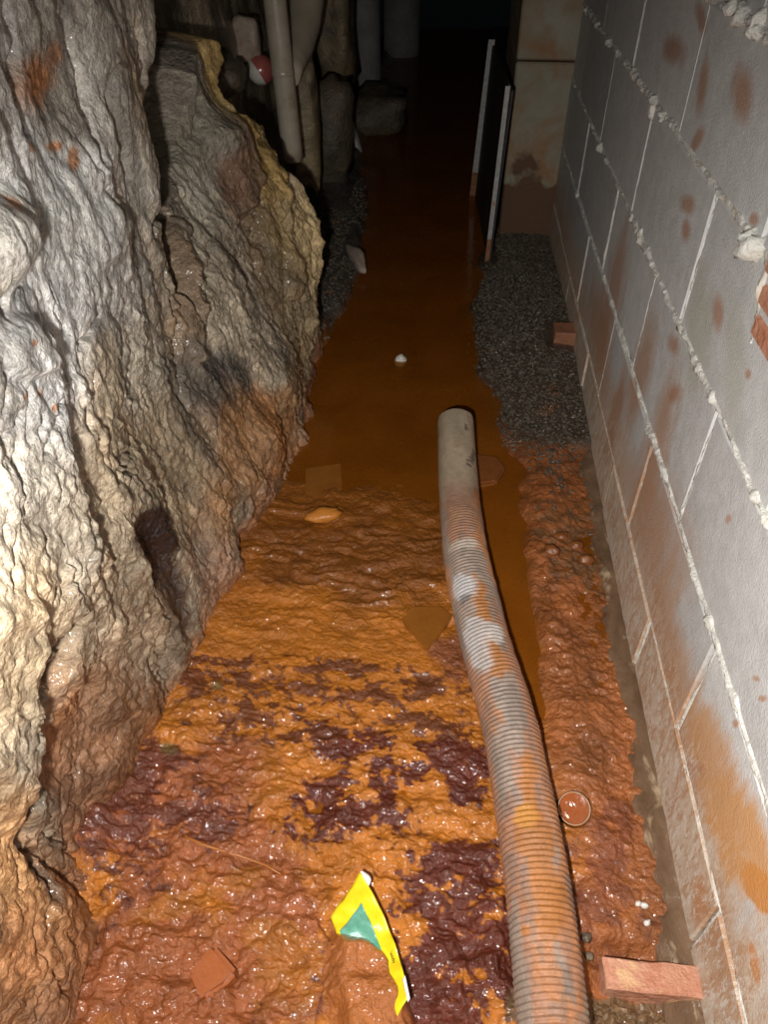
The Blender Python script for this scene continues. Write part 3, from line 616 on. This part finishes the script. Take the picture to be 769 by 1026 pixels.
fl = mesh_np('floor', np.stack([FX, FY, FH], -1).reshape(-1, 3), grid_faces(len(xs), len(yf))[:, ::-1], M['floor'], col=fcol.reshape(-1, 3))
tag(fl, 'bright orange and dark red ochre mud floor, wet and crusted', 'mud floor', kind='structure')

def h_at(x, y):
    i = int(np.clip(np.searchsorted(xs, x), 0, len(xs)-1)); j = int(np.clip(np.searchsorted(yf, y), 0, len(yf)-1)); return float(FH[i, j])

# roof of the passage, out of the photo
ux = np.linspace(-.95, .75, 40); uy = np.linspace(-.6, 8, 160); UX, UY = np.meshgrid(ux, uy, indexing='ij')
cl = mesh_np('ceiling', np.stack([UX, UY, 1.93+.07*fbm(UX*3, UY*3, 0, 4, 111)], -1).reshape(-1, 3), grid_faces(40, 160), M['stone_brown']); tag(cl, 'rough brown rock roof of the passage', 'rock roof', kind='structure')

# water of the stream
wx = np.linspace(-.64, .40, 60); wyy = np.linspace(.55, 8, 160); UX, UY = np.meshgrid(wx, wyy, indexing='ij')
wt = mesh_np('stream_water', np.stack([UX, UY, -.004+0*UX], -1).reshape(-1, 3), grid_faces(60, 160)[:, ::-1], M['water']); tag(wt, 'murky orange-brown water running down the middle of the passage', 'water', kind='stuff')

# ------------------------------------------------------------------ gravel banks (countless small stones)
ico = bmesh.new(); bmesh.ops.create_icosphere(ico, subdivisions=1, radius=1.0); iv = np.array([w.co[:] for w in ico.verts]); ifc = np.array([[w.index for w in f.verts] for f in ico.faces]); ico.free()
KEEP_OUT = [(.06, .19, 2.78, 3.68), (.32, .43, 2.09, 2.24), (-.64, -.45, 3.3, 4.1), (-.41, -.29, 2.78, 3.10)]
def scatter(pts, r0, r1, name, mat, label, cat):
    Vs, Fs = [], []; pts = [q for q in pts if not any(a < q[0] < b and c < q[1] < d for a, b, c, d in KEEP_OUT)]
    for k, (x, y) in enumerate(pts):
        r = random.uniform(r0, r1); R = np.array(Matrix.Rotation(random.uniform(0, 6.28), 3, Vector((random.gauss(0, 1), random.gauss(0, 1), random.gauss(0, 1))).normalized()))
        w = (iv*(1+.25*rng.standard_normal((len(iv), 1))))*np.array((1, .8, .6))*r
        Vs.append(w@R.T+np.array((x, y, h_at(x, y)+.2*r))); Fs.append(ifc+k*len(iv))
    o = mesh_np(name, np.vstack(Vs), np.vstack(Fs), mat, smooth=False); return tag(o, label, cat, kind='stuff')
pr_, pl_, pn_ = [], [], []
while len(pr_) < 9000:
    y = random.uniform(1.3, 3.4); x = random.uniform(.05, .42)
    b = np.interp(y, bank_y, bank_x)
    if x > b+.01+random.gauss(0, .012) and random.random() < min(1, max(.02, (y+.07*math.sin(x*41+2)+.05*math.sin(x*90+y*20)-1.46)/.3)): pr_.append((x, y))
while len(pl_) < 4200:
    y = random.uniform(2.15, 4.3); x = random.uniform(-.62, -.28)
    if x < np.interp(y, lb_y, lb_x)+random.gauss(-.01, .012): pl_.append((x, y))
while len(pn_) < 420:
    x, y = random.uniform(.25, .40), random.uniform(.14, .345); pn_.append((x, y))
scatter(pr_, .0028, .0068, 'gravel_bank', M['gravel'], 'dark wet gravel bank between the stream and the block wall', 'gravel')
scatter(pl_, .003, .0075, 'gravel_bank', M['gravel'], 'dark wet gravel strip behind the rock on the far side of the stream', 'gravel')
M['gravel_b'] = plain_mat('brown_gravel', (0.10, 0.055, 0.025), (0.26, 0.16, 0.08), 60, 0.3, 0.002, 300)
scatter(pn_, .004, .009, 'gravel_bank', M['gravel_b'], 'brown muddy gravel in front of the projecting brick', 'gravel')

# ------------------------------------------------------------------ things
def stone(name, loc, size, mat, seed, rot=0.0, parent=None, sub=3, amp=.25, freq=1.6, flat=1.0, tilt=(0, 0)):
    bm = bmesh.new(); bmesh.ops.create_icosphere(bm, subdivisions=sub, radius=1.0)
    P = np.array([w.co[:] for w in bm.verts]); d = 1+amp*fbm(P[:, 0]*freq+seed, P[:, 1]*freq, P[:, 2]*freq, 3, seed)
    pw = np.sign(P)*np.abs(P)**flat
    P = pw*d[:, None]*np.array(size)
    for w, q in zip(bm.verts, P): w.co = q
    o = bm_obj(name, bm, mat, parent, smooth=True); o.location = loc; o.rotation_euler = (tilt[0], tilt[1], rot); return o
def tube(name, P, r, mat, parent=None, nseg=16, caps=True, closed=False):
    """tube along points; r may be a number or one radius per point"""
    P = np.array(P, float); m = len(P); r = np.broadcast_to(np.asarray(r, float), (m,))
    T = np.gradient(P, axis=0); T /= np.linalg.norm(T, axis=1)[:, None]
    up = np.array((0, 0, 1.0)) if abs(T[0][2]) < .9 else np.array((0, 1.0, 0))
    A = np.cross(T, up); A /= np.linalg.norm(A, axis=1)[:, None]; B = np.cross(A, T)
    th = np.linspace(0, 2*math.pi, nseg, endpoint=False)
    V = P[:, None]+r[:, None, None]*(A[:, None]*np.cos(th)[None, :, None]+B[:, None]*np.sin(th)[None, :, None])
    o = mesh_np(name, V.reshape(-1, 3), grid_faces(m, nseg, True), mat, parent)
    if caps:
        bm = bmesh.new(); bm.from_mesh(o.data); bm.verts.ensure_lookup_table()
        for ring in (range(nseg), range((m-1)*nseg, m*nseg)): bm.faces.new([bm.verts[i] for i in ring])
        bmesh.ops.recalc_face_normals(bm, faces=bm.faces); bm.to_mesh(o.data); bm.free()
    return o

# --- the corrugated hose
HC = [(456,428),(457,455),(458.5,485),(462,520),(466,555),(472,585),(478,612),(486,645),(496,678),(507,712),(515,750),(523,795),(531,838),(537,875),(546,950),(553,1020),(557,1070),(561,1120),(565,1180),(570,1250)]
ctrl = np.array([on_z(a, b, .046) for a, b in HC])
ctrl = ctrl[::-1]; seg = np.r_[0, np.cumsum(np.linalg.norm(np.diff(ctrl, axis=0), axis=1))]
L = seg[-1]; sN = 1500; s = np.linspace(0, L, sN)
def smooth_path(ctrl, seg, s):
    P = np.stack([np.interp(s, seg, ctrl[:, i]) for i in range(3)], 1)
    k = np.ones(81)/81
    for i in range(3): P[:, i] = np.convolve(np.pad(P[:, i], 40, mode='reflect', reflect_type='odd'), k, 'valid')
    return P
P = smooth_path(ctrl, seg, s); P[:, 2] += .012*sstep(L-.35, L, s)
rib = .0012*np.sin(s*2*math.pi/.0088)*sstep(L-.30, L-.50, s); R0 = .0478+rib+.002*sstep(L-.30, L-.42, s)*0
nseg = 40; th = np.linspace(0, 2*math.pi, nseg, endpoint=False)
T = np.gradient(P, axis=0); T /= np.linalg.norm(T, axis=1)[:, None]; A = np.cross(T, (0, 0, 1.0)); A /= np.linalg.norm(A, axis=1)[:, None]; B = np.cross(A, T)
SS, TH = np.meshgrid(s, th, indexing='ij')
crust = np.clip(fbm(SS*9, np.cos(TH)*1.3, np.sin(TH)*1.3, 4, 121), 0, 1)
RR = R0[:, None]+.0028*crust*sstep(.0, .4, crust)+.0008*fbm(SS*60, np.cos(TH)*4, np.sin(TH)*4, 3, 123)*sstep(L-.2, L-.4, SS)
V = P[:, None]+RR[..., None]*(A[:, None]*np.cos(TH)[..., None]+B[:, None]*np.sin(TH)[..., None])
# inside of the open far end
ring = []
for dr, ds in ((-.004, 0), (-.006, -.01), (-.006, -.18)):
    i = -1 if ds == 0 else int(sN*(1+ds/L))-1
    ring.append(P[i][None]+(R0[i]+dr)*(A[i][None]*np.cos(th)[:, None]+B[i][None]*np.sin(th)[:, None]))
V = np.concatenate([V, np.array(ring)], 0)
q1, q2, q3 = (fbm(SS*7, np.cos(TH)*1.2+3, np.sin(TH)*1.2, 4, 125), fbm(SS*20, np.cos(TH)*2, np.sin(TH)*2, 4, 126), fbm(SS*3.5, np.cos(TH)+8, np.sin(TH), 3, 127))
hc = np.ones(SS.shape+(3,))*np.array((.33, .25, .20))
cl_ = np.array((.50, .40, .28)); w = sstep(L-.42, L-.20, SS)[..., None]; hc = lerp(hc, cl_, w)
w = (sstep(-.05, .25, q1+.25*q3)*sstep(L-.22, L-.40, SS)*.75)[..., None]; hc = lerp(hc, np.array((.42, .19, .10)), w)
w = sstep(.24, .40, crust+.0*q2)[..., None]*.85*sstep(L-.1, L-.3, SS)[..., None]; hc = lerp(hc, np.array((.46, .20, .085)), w)
w = (sstep(.15, .4, q2)*sstep(.0, .25, q3)*.55*sstep(L-.25, L-.5, SS))[..., None]; hc = lerp(hc, np.array((.17, .14, .12)), w)
# bright ochre streaks where mud has dried along the top
def hstain(px, py, rx, ry, c, k):
    global hc
    cc = on_z(px, py, .09); i = int(np.argmin(np.linalg.norm(P-np.array(cc), axis=1))); ds = (SS-s[i])/(ry*.0017); 
    side = np.dot(cc-P[i], A[i]); t0 = math.atan2(.045, side); dt = np.angle(np.exp(1j*(TH-t0)))*.048/(rx*.0016)
    d = np.hypot(ds, dt)+.6*q2; hc = lerp(hc, np.array(c), (sstep(1.25, .85, d)*k)[..., None])
OCH = (.43, .17, .045)
hstain(482, 605, 10, 40, OCH, .95); hstain(492, 655, 9, 26, OCH, .9); hstain(530, 800, 9, 22, OCH, .95); hstain(532, 770, 10, 16, OCH, .9); hstain(540, 865, 16, 46, OCH, .85); hstain(524, 815, 9, 9, (.55, .24, .04), .95); hstain(524, 930, 5, 6, OCH, .9); hstain(545, 905, 14, 22, OCH, .7)
hstain(458, 585, 16, 24, (.56, .54, .54), .9); hstain(470, 640, 14, 30, (.54, .51, .49), .8); hstain(498, 636, 10, 14, (.60, .57, .54), .8); hstain(462, 598, 9, 7, (.06, .06, .07), .6)
hstain(460, 515, 16, 18, (.44, .25, .15), .7); hstain(465, 545, 20, 10, (.54, .47, .39), .7)
sp = ((q2 > .85) & (SS > L-.3))[..., None]; hc = np.where(sp, np.array((.16, .13, .10)), hc)
hc = hc*(.86+.12*q2[..., None])
hcol = np.concatenate([hc.reshape(-1, 3), np.ones((3*nseg, 3))*np.array((.05, .04, .03))])
M['hose'] = tint_mat('mud_coated_hose', 0.28, 0.6, 260, 0.0018, 0.25, 0.5, 30)
ho = mesh_np('drainage_hose', V.reshape(-1, 3), grid_faces(sN+3, nseg, True), M['hose'], col=hcol)
tag(ho, 'long ribbed drainage hose caked in orange mud lying along the floor', 'hose')

# --- bricks projecting from the foot of the wall
def brick(x0, x1, y0, y1, z0, z1, label, seed):
    bm = bmesh.new(); add_box(bm, x0, x1, y0, y1, z0, z1, .002)
    bmesh.ops.subdivide_edges(bm, edges=bm.edges[:], cuts=5, use_grid_fill=True)
    P = np.array([w.co[:] for w in bm.verts]); d = np.stack([fbm(P[:, 0]*40, P[:, 1]*40, P[:, 2]*40, 3, seed+i) for i in range(3)], 1)*.0016
    for w, q in zip(bm.verts, P+d): w.co = q
    return tag(bm_obj('brick', bm, M['brick'], None, False), label, 'brick')
bq = on_z(603, 958, .020); bq2 = on_z(605, 990, .020)
brick(bq[0], .412, bq2[1], bq[1], -.06, .020, 'salmon-coloured brick projecting from the foot of the block wall in front', 131)
M['brick_d'] = plain_mat('muddy_brick', (0.26, 0.11, 0.06), (0.34, 0.15, 0.08), 26, 0.5, 0.002, 120)
b2 = brick(.345, .412, 2.13, 2.20, -.02, .085, 'small muddy brick projecting from the wall beside the gravel bank', 135); b2.data.materials[0] = M['brick_d']

# --- open plastic cup end sunk in the mud
cc = on_z(575, 810, .022); ax = Vector((-.10, -.42, .78)).normalized()
cup = empty('plastic_cup', (cc[0], cc[1], 0.0)); tag(cup, 'open round cup end full of mud, sunk beside the hose', 'cup')
rot = ax.to_track_quat('Z', 'Y').to_matrix(); nseg = 36; th = np.linspace(0, 2*math.pi, nseg, endpoint=False)
prof = [(.0262, -.035), (.0265, -.002), (.0262, .0006), (.0252, .001), (.0243, 0.0), (.0240, -.03)]
V = np.array([[rot@Vector((r*math.cos(a), r*math.sin(a), z)) for a in th] for r, z in prof]).reshape(-1, 3)+np.array((0, 0, .022))
mesh_np('rim', V, grid_faces(len(prof), nseg, True), M['rim'], cup)
rr = np.linspace(0.0001, .0243, 12); RR2, TT = np.meshgrid(rr, th, indexing='ij')
zz_ = -.013-.004*np.sin(TT)*RR2/.024+.001*fbm(RR2*np.cos(TT)*90, RR2*np.sin(TT)*90, 0, 3, 141)
V = np.array([rot@Vector(q) for q in np.stack([RR2*np.cos(TT), RR2*np.sin(TT), zz_], -1).reshape(-1, 3)])+np.array((0, 0, .022))
mesh_np('mud_filling', V, grid_faces(12, nseg, True), M['stone_mud'], cup)

# --- yellow foil packet half buried in mud
pk = empty('foil_packet', (*on_z(370, 930, 0)[:2], 0)); tag(pk, 'crumpled yellow foil packet with green panel, half buried in mud', 'packet')
base_pk = np.array(pk.location)
A0, B0, E0 = on_z(361, 880, .030), on_z(331, 917, .020), on_z(409, 1004, .034)     # tip, left corner, end of the right edge
D0 = B0+(E0-A0)
def sheet_pt(u, w):
    """u runs from the right edge to the left, w along the packet"""
    q = A0+(B0-A0)*u+(E0-A0)*w
    q = q+np.array((.010, .004, 0))*math.sin(math.pi*w)*(1-u)
    z = .016*(1-u)**2+.006*math.sin(w*7+1)*(1-u)-.004*u+.0016*math.sin(u*19+w*23)+.002*math.cos(w*31+u*8)
    return q+np.array((0, 0, z))
def sheet(name, u0, u1, w0, w1, mat, lift, nu=22, nw=40, skip=None):
    uu = np.linspace(u0, u1, nu); ww = np.linspace(w0, w1, nw)
    V = np.array([[sheet_pt(a, b)+np.array((0, 0, lift))-base_pk for b in ww] for a in uu]).reshape(-1, 3)
    o = mesh_np(name, V, grid_faces(nu, nw), mat, pk)
    sm = o.modifiers.new('thickness', 'SOLIDIFY'); sm.thickness = .0007; return o
sheet('wrapper', 0, 1, 0, 1, M['foil'], 0)
sheet('green_panel', .28, .92, .16, .62, M['teal'], .0011)
sheet('silver_edge', -.02, .05, .86, 1.02, M['silver'], .0008, 6, 14)
# folded-over tip
V = []
for i in range(8):
    a = i/7; p0 = sheet_pt(0, .13*a); out = np.array((.0095, .004, -.006))*math.sin(math.pi*min(1, .15+a*.85))
    V += [p0+np.array((0, 0, .0008))-base_pk, p0+out*.6+np.array((0, 0, .003))-base_pk, p0+out-base_pk]
mesh_np('folded_tip', np.array(V), grid_faces(8, 3), M['silver'], pk)
tc = bpy.data.curves.new('lettering', 'FONT'); tc.body = 'leady'; tc.size = .0085; tc.extrude = .0001
to = bpy.data.objects.new('lettering', tc); COL.objects.link(to); bpy.context.view_layer.update()
me = bpy.data.meshes.new_from_object(to); bpy.data.objects.remove(to)
lt = link('lettering', me, M['ink'], pk)
q0, q1_ = sheet_pt(.13, .62), sheet_pt(.13, .80); dx = Vector(q1_-q0).normalized(); dn = Vector(np.cross(sheet_pt(0, .62)-sheet_pt(.2, .62), q1_-q0)).normalized(); dn = dn if dn.z > 0 else -dn; dy = dn.cross(dx)
lt.matrix_local = Matrix.Translation(Vector(q0-base_pk)+dn*.0022) @ Matrix((dx, dy, dn)).transposed().to_4x4()

# --- slabs and stones on the floor
def slab(name, px, top, thick, mat, label, cat='stone', tilt=0.0, bev=.002, group=None):
    P = [on_z(a, b, top) for a, b in px]; c = np.mean(P, 0)
    bm = bmesh.new(); vt = [bm.verts.new((q[0]-c[0], q[1]-c[1], thick+tilt*(q[1]-c[1]))) for q in P]
    f = bm.faces.new(vt); r = bmesh.ops.extrude_face_region(bm, geom=[f]); 
    for g_ in r['geom']:
        if isinstance(g_, bmesh.types.BMVert): g_.co.z -= thick; g_.co.x *= 1.08; g_.co.y *= 1.08
    bmesh.ops.bevel(bm, geom=bm.edges[:], offset=bev, segments=2, affect='EDGES')
    o = bm_obj(name, bm, mat); o.location = (c[0], c[1], top-thick)
    return tag(o, label, cat, group)
slab('flat_stone', [(402,620),(417,607),(442,607),(453,616),(441,634),(429,649),(418.5,640)], .014, .022, M['slab_mud'], 'flat brown angular stone slab lying left of the hose')
slab('flat_stone', [(214,946),(189,973),(202,1002),(224,988),(238,973)], .026, .04, M['stone_mud'], 'smooth red-brown angular stone breaking the mud in the foreground', tilt=.10, bev=.006)
slab('flat_stone', [(303,468),(344,462),(346,496),(318,512),(302,500)], -.0025, .02, M['slab_mud'], 'squarish stone just awash in the shallow water by the rock', bev=.008)
def put(name, px, py, size, mat, seed, label, cat='stone', rot=0, zoff=0.0, zf=None, group=None, **kw):
    q = on_z(px, py, size[2]*.5 if zf is None else zf); z = max(h_at(q[0], q[1]), -.03)
    o = stone(name, (q[0], q[1], z+size[2]*.35+zoff), size, mat, seed, rot, **kw); return tag(o, label, cat, group)
put('stone', 324, 519, (.042, .022, .016), M['stone_ochre'], 151, 'small orange lens-shaped stone in the shallows beside the rock', rot=.25, zoff=.005)
slab('flat_stone', [(474,454),(498,457),(506,468),(497,482),(476,485)], .008, .03, M['slab_dark'], 'dark flat mud-covered stone against the open end of the hose', bev=.005)
put('pebble', 401, 356, (.019, .014, .022), M['pebble_white'], 153, 'small white pebble alone in the middle of the stream', 'pebble', zoff=.012)
put('stone', 357, 252, (.026, .12, .034), M['stone_pale'], 154, 'pale elongated stone on the far gravel bank by the water', rot=.35, zoff=.012, zf=.05)
put('pebble', 645, 908, (.0065, .0045, .005), M['pebble_white'], 155, 'upper of three tiny white pebbles near the footing', 'pebble', zoff=.004)
put('pebble', 647, 926, (.0055, .0045, .005), M['pebble_white'], 156, 'lower of three tiny white pebbles near the footing', 'pebble', zoff=.004)
put('pebble', 638, 907, (.004, .004, .004), M['pebble_white'], 157, 'leftmost of three tiny white pebbles near the footing', 'pebble', zoff=.004)
put('pebble', 586, 941, (.0075, .007, .006), M['stone_dark'], 158, 'upper of two black pebbles between hose and brick', 'pebble', zoff=.003)
put('pebble', 590, 956, (.0075, .006, .006), M['stone_dark'], 159, 'lower of two black pebbles between hose and brick', 'pebble', zoff=.003)
for k, (px, py) in enumerate([(562,537),(577,545),(588,560),(552,556)]):
    put('stone', px, py, (.018, .014, .012), M['slab_dark'], 160+k, ['dark muddy lump at the back of the four on the bank', 'dark muddy lump in the middle of the bank cluster', 'dark muddy lump nearest the wall in the bank cluster', 'dark muddy lump nearest the hose in the bank cluster'][k], zoff=-.004, group='dark lumps on the mud bank')
# thin root lying in the mud
RP = np.array([on_z(a, b, .013) for a, b in [(186,839),(203,845),(220,850),(238,855),(255,859),(268,865),(281,874)]])
RP = np.array([(q[0], q[1], h_at(q[0], q[1])+.001) for q in RP])
tag(tube('root', RP, np.linspace(.0028, .0014, len(RP)), M['root'], nseg=8), 'thin orange root lying across the mud on the left', 'root')

# ------------------------------------------------------------------ far end: pipes, stones, columns
p0, p1 = on_x(268, -60, -.60), on_x(289, 122, -.58)
pp = empty('plastic_pipe', (p1[0], p1[1], p1[2])); tag(pp, 'straight beige plastic pipe leaning behind the rock', 'pipe')
def local(P, o): return np.array(P)-np.array(o.location)
dirv = (p1-p0)
tube('pipe_body', local([p0+dirv*t_ for t_ in np.linspace(0, 1.25, 12)], pp), .037, M['pipe'], pp, 24)
for t_ in (.70,):
    tube('coupling', local([p0+dirv*(t_+k) for k in (-.015, -.012, .012, .015)], pp), [.0375, .0385, .0385, .0375], M['pipe'], pp, 24)
a0 = [on_x(a, b, -.575) for a, b in [(308,-60),(306,-10),(303,25),(298,50),(292,68),(290,78)]]
sl = tube('plastic_sleeve', a0, [.075, .072, .064, .052, .040, .034], M['sleeve'], None, 28); tag(sl, 'wide wrinkled plastic sleeve tapering downwards beside the pipe', 'sleeve')
bm = bmesh.new(); bm.from_mesh(sl.data)
bm.free()
q = on_x(261, 70, -.68); fl_ = empty('round_container', tuple(q)); tag(fl_, 'round red and white plastic container wedged behind the rock', 'container')
def cap_sphere(name, r, lo, hi, mat, par):
    ph = np.linspace(lo, hi, 12); th = np.linspace(0, 2*math.pi, 24, endpoint=False); PH, TT = np.meshgrid(ph, th, indexing='ij')
    V = np.stack([r*np.cos(PH)*np.cos(TT), r*np.cos(PH)*np.sin(TT), r*np.sin(PH)], -1).reshape(-1, 3)
    o = mesh_np(name, V, grid_faces(12, 24, True), mat, par); return o
a_ = cap_sphere('red_cap', .047, -.25, 1.57, M['red'], fl_); b_ = cap_sphere('white_base', .0465, -1.57, -.25, M['white'], fl_)
for o in (a_, b_): o.rotation_euler = (-.35, 1.0, 0)
def far_stone(px, py, x, size, mat, seed, label, **kw):
    q = on_x(px, py, x); o = stone('boulder', tuple(q), size, mat, seed, **kw); return tag(o, label, 'boulder')
far_stone(216, 74, -.74, (.09, .10, .06), M['stone_dark'], 171, 'dark rounded boulder lying behind the yellow rock ridge', flat=.8)
far_stone(247, 40, -.72, (.05, .04, .07), M['stone_pale'], 172, 'pale angular stone above the red container', flat=.7)
far_stone(305, 128, -.60, (.06, .08, .25), M['stone_brown'], 173, 'tall brown slab of stone below the tapering sleeve', flat=.75, rot=.1)
far_stone(334, 30, -.60, (.10, .12, .26), M['stone_brown'], 174, 'upper tan boulder of the stack beside the grey column', flat=.7)
far_stone(333, 135, -.56, (.10, .12, .24), M['stone_dark'], 175, 'lower dark boulder of the stack beside the grey column', flat=.7)
q = on_y(372, 128, 4.75); g = stone('rubble_mound', (q[0]+.02, q[1], .05), (.20, .22, .15), M['stone_dark'], 181, flat=.85, amp=.3); tag(g, 'wet rubble heap at the foot of the grey column', 'rubble')
q = on_y(351, 133, 4.25); g2 = stone('stone', tuple(q), (.028, .05, .14), M['pebble_white'], 182, flat=.8, amp=.35, tilt=(0, -.35)); tag(g2, 'narrow white stone against the rubble heap in the dark', 'stone')
def column(px0, px1, y, ztop, label):
    a, b = on_y(px0, 40, y)[0], on_y(px1, 40, y)[0]; r = (b-a)/2
    z = np.linspace(-.06, ztop, 16)
    o = tube('concrete_column', [((a+b)/2, y, k) for k in z], r*(1+.02*np.sin(z*9)), M['concrete'], None, 28); return tag(o, label, 'column')
column(347, 381, 5.2, 1.95, 'grey round concrete column in the dark beyond the boulders')
column(383, 420, 6.8, 1.95, 'farthest grey column, barely lit at the end of the passage')
# standing black panel between two pale posts
q0 = on_z(488, 265, 0); q1 = on_z(475, 195, 0)
pn = empty('panel_frame', (q0[0], q0[1], 0)); tag(pn, 'black sheet panel held between two pale steel posts beside the pier', 'panel')
d_ = q1-q0
def post(x, y, w, ztop, lean):
    bm = bmesh.new(); zr = .10
    add_box(bm, x-w, x, y-.004, y, zr, ztop, .0); add_box(bm, x-.006, x, y, y+.03, zr, ztop, 0)
    for v_ in bm.verts: v_.co.x += lean*v_.co.z
    o = bm_obj('post', bm, M['steel_pale'], pn)
    bm = bmesh.new(); add_box(bm, x-w, x, y-.004, y, -.03, zr, 0); add_box(bm, x-.006, x, y, y+.03, -.03, zr, 0)
    for v_ in bm.verts: v_.co.x += lean*v_.co.z
    bm_obj('rusted_foot', bm, M['steel_rust'], o)
post(0.004, 0, .016, .615, .026); post(d_[0]+.004, d_[1], .026, .62, .05)
bm = bmesh.new(); vs = add_box(bm, .004, .012, .004, d_[1], -.03, .60, 0)
for v_ in bm.verts: v_.co.x += d_[0]*(v_.co.y/d_[1])+.035*v_.co.z
bm_obj('sheet', bm, M['panel'], pn)
